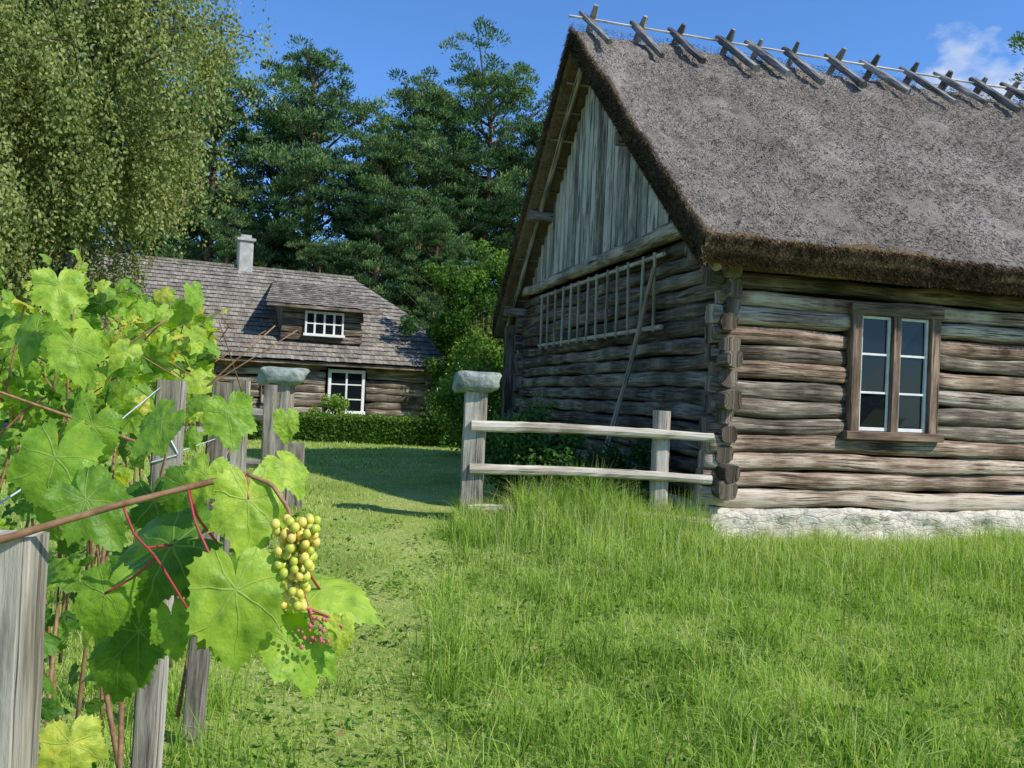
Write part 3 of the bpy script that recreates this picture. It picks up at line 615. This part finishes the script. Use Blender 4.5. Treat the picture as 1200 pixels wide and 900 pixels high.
# ================= ground
xs=np.concatenate([np.linspace(-400,-30,20)[:-1],np.linspace(-30,-9,22)[:-1],np.linspace(-9,9,121)[:-1],np.linspace(9,30,22)[:-1],np.linspace(30,400,20)])
ys=np.concatenate([np.linspace(-120,-3,14)[:-1],np.linspace(-3,13,110)[:-1],np.linspace(13,40,50)[:-1],np.linspace(40,500,24)])
X,Y=np.meshgrid(xs,ys); Z=H(X,Y)
mb=MB(); V=np.stack([X,Y,Z],2).reshape(-1,3); nx=len(xs); i=np.arange(len(ys)-1)[:,None];q=np.arange(nx-1)[None]
mb.add(V,np.stack([i*nx+q,i*nx+q+1,(i+1)*nx+q+1,(i+1)*nx+q],2).reshape(-1,4))
def groundmat():
    m,nt,ns,ls=newmat('lawn'); tc=ns.new('ShaderNodeTexCoord')
    def nz(s,d):
        n=ns.new('ShaderNodeTexNoise'); n.inputs['Scale'].default_value=s; n.inputs['Detail'].default_value=d; n.inputs['Roughness'].default_value=.7; ls.new(tc.outputs['Object'],n.inputs[0]); return n.outputs[0]
    a=nz(.6,6); b=nz(30,5)
    s=math_(ns,ls,'MULTIPLY_ADD',a,.9,0); s=math_(ns,ls,'MULTIPLY_ADD',b,.6,math_(ns,ls,'SUBTRACT',s,.25))
    r=ramp(ns,[(.3,(.15,.18,.045)),(.5,(.29,.37,.085)),(.7,(.46,.45,.18))]); ls.new(s,r.inputs[0])
    p=ns.new('ShaderNodeBsdfPrincipled'); p.inputs['Roughness'].default_value=.95; p.inputs['Specular IOR Level'].default_value=.05; ls.new(r.outputs[0],p.inputs['Base Color'])
    bp=ns.new('ShaderNodeBump'); bp.inputs['Strength'].default_value=.6; bp.inputs['Distance'].default_value=.04; ls.new(b,bp.inputs['Height']); ls.new(bp.outputs[0],p.inputs['Normal'])
    o=ns.new('ShaderNodeOutputMaterial'); ls.new(p.outputs[0],o.inputs[0]); return m
mb.obj('ground',groundmat(),smooth=True)
M_grass=leafmat('grass_blades',[(0,(.07,.14,.025)),(.3,(.22,.38,.055)),(.6,(.46,.62,.12)),(.82,(.66,.70,.27)),(1,(.76,.68,.42))],.45,tr_tint=(1.15,1.18,.55))
ca,sa=math.cos(R(14)),math.sin(R(14))
def barnuv(x,y):
    dx,dy=x-2.36,y-9.6; return dx*ca+dy*sa,-dx*sa+dy*ca
def blades(mb,x,y,h,w,lean,rnd):
    n=len(x); uu,vv=barnuv(x,y); ok=~((uu>-.18)&(vv>-.18)&(uu<15)&(vv<9)); x,y,h,w,rnd=[np.broadcast_to(q,n)[ok] for q in (x,y,h,w,rnd)]; n=len(x)
    a=rng.uniform(0,6.28,n); S=np.stack([np.cos(a),np.sin(a),0*a],1)*w[:,None]/2
    b=rng.uniform(0,6.28,n); l=np.abs(rng.normal(size=n))*lean*h; Ld=np.stack([np.cos(b)*l,np.sin(b)*l,0*b],1)
    B=np.stack([x,y,H(x,y)-.01],1); Zv=np.array([0,0,1.])
    mid=B+Ld*.3+Zv*(h*.55)[:,None]; tip=B+Ld+Zv*(h*np.clip(1-.3*l/h,.3,1))[:,None]
    V=np.stack([B-S,B+S,mid+S*.75,mid-S*.75,tip],1).reshape(-1,3); o=np.arange(n)[:,None]*5
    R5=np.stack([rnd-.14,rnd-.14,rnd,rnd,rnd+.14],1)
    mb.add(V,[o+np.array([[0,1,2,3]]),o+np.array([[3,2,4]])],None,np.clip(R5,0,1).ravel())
mb=MB()
def zone(y0,y1,k0,k1,dens,h0,w,lean,base=.5):
    A=(y1-y0)*(k1-k0)*(y0+y1)/2; n=int(A*dens); y=np.sqrt(rng.uniform(y0**2,y1**2,n)); x=rng.uniform(k0,k1,n)*y
    nz=n2(x,y,1.3); nz2=n2(x+40,y-13,4.); nz3=n2(x-20,y+31,9.)
    cx=-1.05+.03*(y-9)+.12*np.maximum(0,7-y); path=np.exp(-((x-cx)/(1.1+.02*y))**2)*sstep(y,2.0,5.0)
    wild=sstep(x-cx+.3*nz2,.3,3.6)*sstep(y,3.2,6.5)
    h=h0*(.55+.55*(1-path)+1.0*wild)*(1+.45*nz+.55*nz2)*rng.uniform(.4,1.5,n); h=np.clip(h,.015,None)
    keep=rng.random(n)<np.clip(.68+.5*nz2+.40*nz3-.15*path,.08,1); 
    r=np.clip(base-.14*nz+.20*nz2+.14*nz3+.10*path+rng.normal(size=n)*.19+(rng.random(n)<.08)*.4,0,1)
    blades(mb,x[keep],y[keep],h[keep],w,lean,r[keep])
zone(1.6,4.8,-.75,.8,3800,.06,.0048,1.1,.48)
zone(4.8,9.6,-.75,.8,2200,.07,.0065,.95,.48)
zone(9.6,15,-.6,.15,850,.05,.011,.7,.52)
zone(15,26,-.6,.12,300,.05,.02,.6,.52)
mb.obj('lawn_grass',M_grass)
mb=MB()
n=76000
u=rng.uniform(-3.3,11,n); v=-.18-np.abs(rng.normal(size=n))*.85
x=2.36+u*ca-v*sa; y=9.6+u*sa+v*ca
fz=(u<-.1); y=np.where(fz,9.3-np.abs(rng.normal(size=n))*.6+.15,y); x=np.where(fz,2.3+u*.86,x)
dist=np.where(fz,9.4-y,-v)
nz=n2(x,y,2.2); nzb=n2(x+9,y-4,6.)
h=np.where(fz,np.clip(.52-.16*dist+.20*nz+.16*nzb,.08,.85),np.clip(.26+.05*dist+.17*nz+.16*nzb,.05,.62))*rng.uniform(.3,1.25,n)
h=np.where((x<.1),h*.6,h)
keep=rng.random(n)<np.clip(.65+.8*nz+.3*nzb,.10,1)
blades(mb,x[keep],y[keep],h[keep],rng.uniform(.005,.010,n)[keep],.6,np.clip(.42-.14*nz+.12*nzb+rng.normal(size=n)*.18+(rng.random(n)<.07)*.4,0,1)[keep])
for k in range(620):
    yy=rng.uniform(3.2,8.9); xx=rng.uniform(-.08,.75)*yy
    m_=rng.integers(20,60); rr=rng.uniform(.03,.15); tone=rng.uniform(.12,.66)
    blades(mb,xx+rng.normal(size=m_)*rr,yy+rng.normal(size=m_)*rr,rng.uniform(.10,.36)*rng.uniform(.4,1.1,m_),.0065,.85,np.clip(tone+rng.normal(size=m_)*.14,0,1))
for k in range(90):
    yy=rng.uniform(2.2,6.5); xx=(-.40+rng.normal()*.10)*yy
    m_=rng.integers(25,60); rr=rng.uniform(.05,.14)
    blades(mb,xx+rng.normal(size=m_)*rr,yy+rng.normal(size=m_)*rr,rng.uniform(.12,.3)*rng.uniform(.5,1.1,m_),.006,.6,np.clip(rng.uniform(.3,.55)+rng.normal(size=m_)*.12,0,1))
n=2200; u=rng.uniform(-3,11,n); v=-.2-np.abs(rng.normal(size=n))*1.4; x=2.36+u*ca-v*sa; y=9.6+u*sa+v*ca
blades(mb,x,y,rng.uniform(.3,.66,n),.0038,.25,rng.uniform(.75,1,n))
mb.obj('tall_grass',M_grass)
mb=MB()
for k in range(560):
    yy=rng.uniform(2.8,9.); xx=rng.uniform(-.3,.7)*yy; n=rng.integers(6,24); rr=rng.uniform(.03,.14)
    px=xx+rng.normal(size=n)*rr; py=yy+rng.normal(size=n)*rr
    C=np.stack([px,py,H(px,py)+rng.uniform(.02,.12,n)],1)
    diamonds(mb,C,rng.normal(size=(n,3))*np.array([1,1,.4]),rng.uniform(.03,.06,n),rng.uniform(.015,.03,n),np.clip(rng.uniform(.4,1.)+rng.normal(size=n)*.1,0,1))
mb.obj('lawn_weeds',M_decid)
mb=MB(); n=60; yy=rng.uniform(2.8,8,n); xx=rng.uniform(-.3,.5,n)*yy
diamonds(mb,np.stack([xx,yy,H(xx,yy)+.06],1),rng.normal(size=(n,3))*np.array([1,1,.3]),rng.uniform(.03,.06,n),rng.uniform(.02,.035,n),rng.uniform(0,1,n))
mb.obj('fallen_leaves',leafmat('dry_leaf',[(0,(.20,.10,.05)),(.5,(.42,.27,.12)),(1,(.60,.52,.30))],.2))
# ================= grapevine
def leaf_tpl(nout,teeth,seed):
    r_=np.random.default_rng(seed)
    A=np.array([0,12,24,38,54,74,96,118,140,160,172,180]); Rr=np.array([1,.86,.72,.68,.77,.62,.57,.66,.60,.54,.36,.14])
    Rr=Rr*(1+r_.normal(size=len(A))*.04)
    ph=np.linspace(-180,180,nout,endpoint=False)+r_.uniform(-1,1,nout); rad=np.interp(np.abs(ph),A,Rr)*np.where(ph>0,1,1+r_.normal()*.06)
    tv=r_.uniform(.5,1.3,nout)
    rad=rad*(1+teeth*tv*np.where((np.arange(nout)%3)==0,1,-.5)*(np.abs(ph)<160))
    p=np.radians(ph)
    fr=(.3,.55,.8,1.)
    pts=[np.stack([np.sin(p)*rad*f,np.cos(p)*rad*f],1) for f in fr]
    V=np.vstack([[[0,0]]]+pts); x,y=V[:,0],V[:,1]; rr=np.hypot(x,y); an=np.arctan2(x,y)
    z=-r_.uniform(.1,.45)*rr**2+r_.uniform(.0,.18)*np.sqrt(x*x+.01)-.03*np.cos(an/.86*2*np.pi)*rr+r_.normal()*.18*x*y+.10*np.sin(an*3+r_.uniform(0,6))*rr**2+.05*np.sin(an*7+r_.uniform(0,6))*rr**3
    V3=np.stack([x,y,z],1); n=nout
    q=np.arange(n); q2=(q+1)%n
    tri=np.stack([0*q,1+q,1+q2],1); Q=[]
    for k in range(3): Q.append(np.stack([1+k*n+q,1+(k+1)*n+q,1+(k+1)*n+q2,1+k*n+q2],1))
    return V3,tri,np.vstack(Q)
T_near=[leaf_tpl(102,.06,s) for s in range(10)]; T_far=[leaf_tpl(36,.07,s+19) for s in range(10)]
def put_leaf(mb,T,pos,tip,nrm,size,rnd,wid=1.0):
    tip=np.array(tip,float); tip/=np.linalg.norm(tip); nrm=np.array(nrm,float); nrm=nrm-tip*(nrm@tip); nrm/=np.linalg.norm(nrm); sd=np.cross(tip,nrm)
    V3,tri,Q=T; V=np.array(pos)+(V3[:,:1]*wid*sd+V3[:,1:2]*tip+V3[:,2:]*nrm)*size
    G=V3.copy(); G[:,2]=rng.uniform(0,50)
    mb.add(V,[tri,Q],G,rnd)
M_vine=leafmat('grape_leaf',[(0,(.025,.075,.010)),(.35,(.09,.22,.022)),(.7,(.26,.45,.045)),(.9,(.44,.60,.075)),(1,(.64,.60,.09))],.45,.40,.32,vein=True,tr_tint=(1.25,1.3,.30))
gv=bpy.data.objects.new('grape_vine',None); scene.collection.objects.link(gv)
mb=MB(); st=MB()
n=2200
for k in range(n):
    y=2.5+4.4*rng.random()**1.1; x0=min(-.45-.215*y,-.352*y)
    off=-abs(rng.normal())*.65 if rng.random()<.5 else rng.uniform(-2.0,-.02)
    if y<3.0: off-=.10
    x=x0+off
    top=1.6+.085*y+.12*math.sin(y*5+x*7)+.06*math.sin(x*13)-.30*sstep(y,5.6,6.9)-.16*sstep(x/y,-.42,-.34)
    z=top-abs(rng.normal())*.34 if rng.random()<.6 else rng.uniform(.25,top)
    if z<.3: continue
    if x/y>-.44 and z<1.45 and rng.random()<.75: continue
    if z<1.2 and rng.random()<.3: continue
    nr=np.array([.35,-.75,.6])+rng.normal(size=3)*.7
    tp=np.array([rng.normal()*.7,rng.normal()*.4-.1,-.6])+rng.normal(size=3)*.3
    s=rng.uniform(.035,.080)
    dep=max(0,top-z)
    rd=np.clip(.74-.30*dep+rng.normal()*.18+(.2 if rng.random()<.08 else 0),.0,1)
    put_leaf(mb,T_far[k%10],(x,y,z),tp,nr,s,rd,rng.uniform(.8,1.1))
    if rng.random()<.3: loft(st,[(x,y,z),(x+rng.normal()*.03,y+.05,z+.03),(x+rng.normal()*.06,y+.09,z-.03)],.0022,n=4,rnd=.3)
for k in range(30):
    y=rng.uniform(2.6,6.5); x0=min(-.5-.215*y,-.37*y)-rng.uniform(0,.9)
    P=[(x0,y,.1),(x0+rng.normal()*.08,y+rng.normal()*.1,.8),(x0+rng.normal()*.15,y+rng.normal()*.3,1.4),(x0+rng.normal()*.3,y+rng.normal()*.4,1.6+.07*y)]
    loft(st,P,[.010,.008,.005,.003],n=5,rnd=.5,seg=12)
for k in range(30):
    y=rng.uniform(2.4,6.2); x0=min(-.5-.215*y,-.37*y)-rng.uniform(0,1.2); z0=1.50+.075*y; dx,dy=rng.normal()*.15,rng.normal()*.1; Ls=rng.uniform(.12,.36)
    loft(st,[(x0,y,z0-.15),(x0+dx*.4,y+dy*.4,z0+Ls*.5),(x0+dx,y+dy,z0+Ls)],[.0035,.003,.0015],n=4,rnd=.5,seg=8)
    for j in range(6):
        q=(j+.5)/6; put_leaf(mb,T_far[(k+j)%10],(x0+dx*q,y+dy*q,z0+Ls*q),(rng.normal(),rng.normal()*.6,-.1+rng.normal()*.4),np.array([.3,-.6,.7])+rng.normal(size=3)*.4,.065*(1.15-q*.75),np.clip(.82+rng.normal()*.1,0,1))
near=[
((-.365,1.17,1.318),(.10,-.10,-1),(.35,-1,.40),.118,.80,.84),
((-.375,1.24,1.432),(.10,-.2,-1),(.35,-.8,.6),.092,.88,.88),
((-.505,1.30,1.350),(-.95,-.1,-.38),(.1,-.75,.55),.135,.36,.80),
((-.69,1.30,1.475),(-.1,-.2,-.9),(.2,-.8,.6),.100,.70,1.0),
((-.58,1.25,1.285),(-.15,-.1,-1),(.3,-.9,.3),.080,.66,.8),
((-.276,1.29,1.295),(1,-.05,-.20),(.10,-.42,1),.108,.84,.85),
((-.31,1.25,1.225),(.6,-.2,-.75),(.3,-.8,.6),.082,.78,.85),
((-.232,1.25,1.250),(.1,-.1,-1),(.5,-.8,.3),.046,.93,.75),
((-.29,1.28,1.205),(.85,.1,-.45),(0,-.6,.8),.066,.72,.8),
((-.53,1.6,1.545),(.2,-.2,-.9),(.3,-.9,.4),.075,.70,.95),
((-.42,1.6,1.535),(.1,-.1,-1),(.3,-.9,.4),.048,.80,.8),
((-.63,1.28,1.415),(.6,-.1,-.7),(.2,-.8,.5),.09,.50,.9),
((-.545,1.1,1.130),(.2,-.2,-.9),(.3,-.8,.6),.060,.95,1),
((-.575,1.36,1.20),(.1,-.2,-.9),(.2,-.9,.3),.080,.34,.9),
((-.66,1.5,1.12),(-.2,-.2,-.9),(.1,-.9,.4),.09,.42,1),
((-.52,1.42,1.29),(.3,-.1,-.9),(.3,-.9,.3),.070,.24,.9),
((-.42,1.44,1.38),(-.5,-.1,-.8),(-.1,-.9,.4),.085,.45,.9),
((-.35,1.34,1.475),(.5,-.1,-.5),(.1,-.5,.9),.060,.90,.9),
((-.46,1.30,1.460),(-.2,-.3,-.8),(.1,-.6,.8),.060,.84,.9),
((-.66,1.62,1.52),(-.5,-.1,-.6),(0,-.6,.7),.085,.66,.9),
((-.90,1.75,1.66),(.3,-.2,-.8),(.2,-.8,.5),.085,.78,1.0),
((-1.02,1.9,1.80),(.2,-.2,-.8),(.3,-.7,.6),.085,.84,1.0),
((-1.12,2.0,1.70),(-.4,-.2,-.8),(.1,-.7,.6),.09,.60,1.0),
((-.34,1.38,1.275),(.3,0,-1),(.5,-.8,.2),.075,.40,.9),
((-.84,1.72,1.50),(-.2,-.1,-1),(.3,-.8,.4),.085,.62,.95),
((-.92,1.72,1.40),(.1,-.1,-1),(.2,-.8,.4),.09,.35,1),
((-.70,1.70,1.36),(.3,-.1,-1),(.2,-.8,.4),.09,.25,1),
((-.60,1.60,1.40),(-.2,-.1,-1),(.4,-.8,.3),.08,.40,.9),
((-.44,1.32,1.30),(-.2,.1,-1),(.2,-.9,.3),.070,.42,.9),
((-.74,1.72,1.22),(.1,-.1,-1),(.2,-.9,.3),.09,.30,.9),
((-.62,1.45,1.24),(-.4,-.1,-.9),(.3,-.8,.4),.075,.60,.9),
((-.50,1.30,1.235),(.2,-.1,-1),(.4,-.9,.3),.060,.62,.85),
((-.44,1.34,1.22),(.2,-.1,-1),(.3,-.9,.3),.065,.50,.85),
]
for i_,(p,t,nr,s,rd,w) in enumerate(near):
    put_leaf(mb,T_near[i_%10],p,t,nr,s,rd,w)
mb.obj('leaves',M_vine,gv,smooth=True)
M_cane=noisemat('vine_cane',[(.3,(.16,.08,.04)),(.7,(.38,.22,.12))],40,rough=.6,bump=.3,bd=.002)
M_red=plain('red_petiole',(.34,.045,.05),.45,.4)
loft(st,[(-.95,1.14,1.33),(-.78,1.15,1.35),(-.68,1.16,1.375),(-.557,1.2,1.418),(-.46,1.23,1.447),(-.383,1.25,1.468)],[.006,.006,.0055,.005,.0045,.004],n=8,jit=.08,seg=40)
loft(st,[(-.383,1.25,1.468),(-.345,1.25,1.455),(-.315,1.24,1.42),(-.305,1.22,1.39)],.003,n=6,seg=12)
st.obj('canes',M_cane,gv,smooth=True)
rd=MB()
for P in ([(-.54,1.205,1.42),(-.525,1.21,1.38),(-.50,1.23,1.345),(-.475,1.24,1.30),(-.455,1.25,1.262)],[(-.46,1.23,1.447),(-.435,1.20,1.40),(-.40,1.18,1.35),(-.365,1.17,1.318)],[(-.383,1.25,1.468),(-.38,1.245,1.455),(-.375,1.24,1.432)],
          [(-.305,1.23,1.38),(-.29,1.26,1.33),(-.276,1.29,1.295)],[(-.30,1.25,1.33),(-.285,1.24,1.29),(-.272,1.24,1.255)],[(-.285,1.24,1.28),(-.25,1.25,1.265),(-.232,1.25,1.250)],[(-.51,1.22,1.36),(-.505,1.30,1.350)],[(-.50,1.23,1.345),(-.54,1.25,1.31),(-.58,1.25,1.285)],[(-.46,1.23,1.447),(-.45,1.25,1.40),(-.43,1.28,1.36)]):
    loft(rd,P,.0020,n=6,seg=10)
rd.obj('petioles',M_red,gv,smooth=True)
def sphere(mb,c,r,rnd):
    a=np.linspace(0,np.pi,9)[:,None]; b=(np.arange(12)*2*np.pi/12)[None]
    V=np.stack([np.sin(a)*np.cos(b)*r,np.sin(a)*np.sin(b)*r,np.cos(a)*r*1.1+0*b],2).reshape(-1,3)
    i=np.arange(8)[:,None];q=np.arange(12)[None];F=np.stack([i*12+q,(i+1)*12+q,(i+1)*12+(q+1)%12,i*12+(q+1)%12],2).reshape(-1,4)
    mb.add(V+np.array(c),F,None,rnd)
gb=MB()
pts=[]
tries=0
while len(pts)<95 and tries<14000:
    tries+=1
    z=rng.uniform(-.066,.062); rad=.030*(.40+.60*(z+.066)/.128)
    p=np.array([rng.uniform(-1,1)*rad,rng.uniform(-1,1)*rad*.8,z])
    if all(np.linalg.norm(p-q)>.0100 for q in pts): pts.append(p)
for p in pts: sphere(gb,np.array([-.293,1.205,1.350])+p,rng.uniform(.0055,.0072),rng.random())
M_grape,nt,ns,ls=newmat('green_grape')
ar=ns.new('ShaderNodeAttribute'); ar.attribute_name='rnd'; r=ramp(ns,[(0,(.40,.48,.05)),(.6,(.66,.60,.10)),(1,(.78,.54,.14))]); ls.new(ar.outputs['Fac'],r.inputs[0])
p=ns.new('ShaderNodeBsdfPrincipled'); ls.new(r.outputs[0],p.inputs['Base Color']); p.inputs['Roughness'].default_value=.38; p.inputs['Subsurface Weight'].default_value=.3; p.inputs['Subsurface Radius'].default_value=(.006,.006,.002)
o=ns.new('ShaderNodeOutputMaterial'); ls.new(p.outputs[0],o.inputs[0])
gb.obj('grape_bunch',M_grape,gv,smooth=True)
gb=MB()
for k in range(26):
    c=np.array([-.268,1.228,1.250])+rng.normal(size=3)*np.array([.009,.008,.016]); sphere(gb,c,rng.uniform(.002,.0035),.5)
gb.obj('young_grapes',plain('red_young_grape',(.50,.12,.12),.4),gv,smooth=True)
# ================= light & sky
el=R(44); hd=np.array([.87,-.49]); hd/=np.linalg.norm(hd)
sd=Vector((hd[0]*math.cos(el),hd[1]*math.cos(el),math.sin(el)))
L=bpy.data.lights.new('sun','SUN'); L.energy=5.0; L.angle=R(.53); L.color=(1,.955,.86)
lo=bpy.data.objects.new('sun',L); scene.collection.objects.link(lo); lo.rotation_euler=sd.to_track_quat('Z','Y').to_euler()
w=bpy.data.worlds.new('World'); scene.world=w; w.use_nodes=True; ns=w.node_tree.nodes; ls=w.node_tree.links; ns.clear()
sk=ns.new('ShaderNodeTexSky'); sk.sky_type='NISHITA'; sk.sun_disc=False; sk.sun_elevation=el; sk.sun_rotation=math.atan2(hd[0],hd[1]); sk.air_density=1.0; sk.dust_density=.3; sk.ozone_density=2.8; sk.altitude=300
mx=ns.new('ShaderNodeMix'); mx.data_type='RGBA'; mx.blend_type='MULTIPLY'; mx.inputs[0].default_value=1; ls.new(sk.outputs[0],mx.inputs[6]); mx.inputs[7].default_value=(.66,1.02,1.42,1)
tc=ns.new('ShaderNodeTexCoord')
vm=ns.new('ShaderNodeVectorMath'); vm.operation='NORMALIZE'; ls.new(tc.outputs['Generated'],vm.inputs[0])
vd=ns.new('ShaderNodeVectorMath'); vd.operation='DISTANCE'; ls.new(vm.outputs[0],vd.inputs[0]); c=Vector((.525,1,.385)).normalized(); vd.inputs[1].default_value=c
nz=ns.new('ShaderNodeTexNoise'); nz.inputs['Scale'].default_value=22; nz.inputs['Detail'].default_value=8; mp=ns.new('ShaderNodeMapping'); mp.inputs['Scale'].default_value=(1,1,1.8); ls.new(vm.outputs[0],mp.inputs[0]); ls.new(mp.outputs[0],nz.inputs[0])
cm=math_(ns,ls,'SUBTRACT',nz.outputs[0],math_(ns,ls,'MULTIPLY',vd.outputs['Value'],4.6)); mr=ns.new('ShaderNodeMapRange'); mr.inputs[1].default_value=.26; mr.inputs[2].default_value=.54; ls.new(cm,mr.inputs[0])
m2=ns.new('ShaderNodeMix'); m2.data_type='RGBA'; ls.new(math_(ns,ls,'MULTIPLY',mr.outputs[0],.7),m2.inputs[0]); ls.new(mx.outputs[2],m2.inputs[6]); m2.inputs[7].default_value=(5.6,5.9,6.3,1)
bg=ns.new('ShaderNodeBackground'); bg.inputs[1].default_value=.15; ls.new(m2.outputs[2],bg.inputs[0]); o=ns.new('ShaderNodeOutputWorld'); ls.new(bg.outputs[0],o.inputs[0])
# ================= camera
cam=bpy.data.cameras.new('camera'); cam.sensor_width=36; cam.lens=30; cam.clip_start=.05; cam.clip_end=2000
co=bpy.data.objects.new('camera',cam); scene.collection.objects.link(co); co.location=(0,0,1.6)
co.rotation_euler=(Matrix.Rotation(R(90+.75),3,'X')@Matrix.Rotation(R(2.5),3,'Z')).to_euler()
scene.camera=co
scene.view_settings.view_transform='Standard'; scene.view_settings.look='None'; scene.view_settings.exposure=0
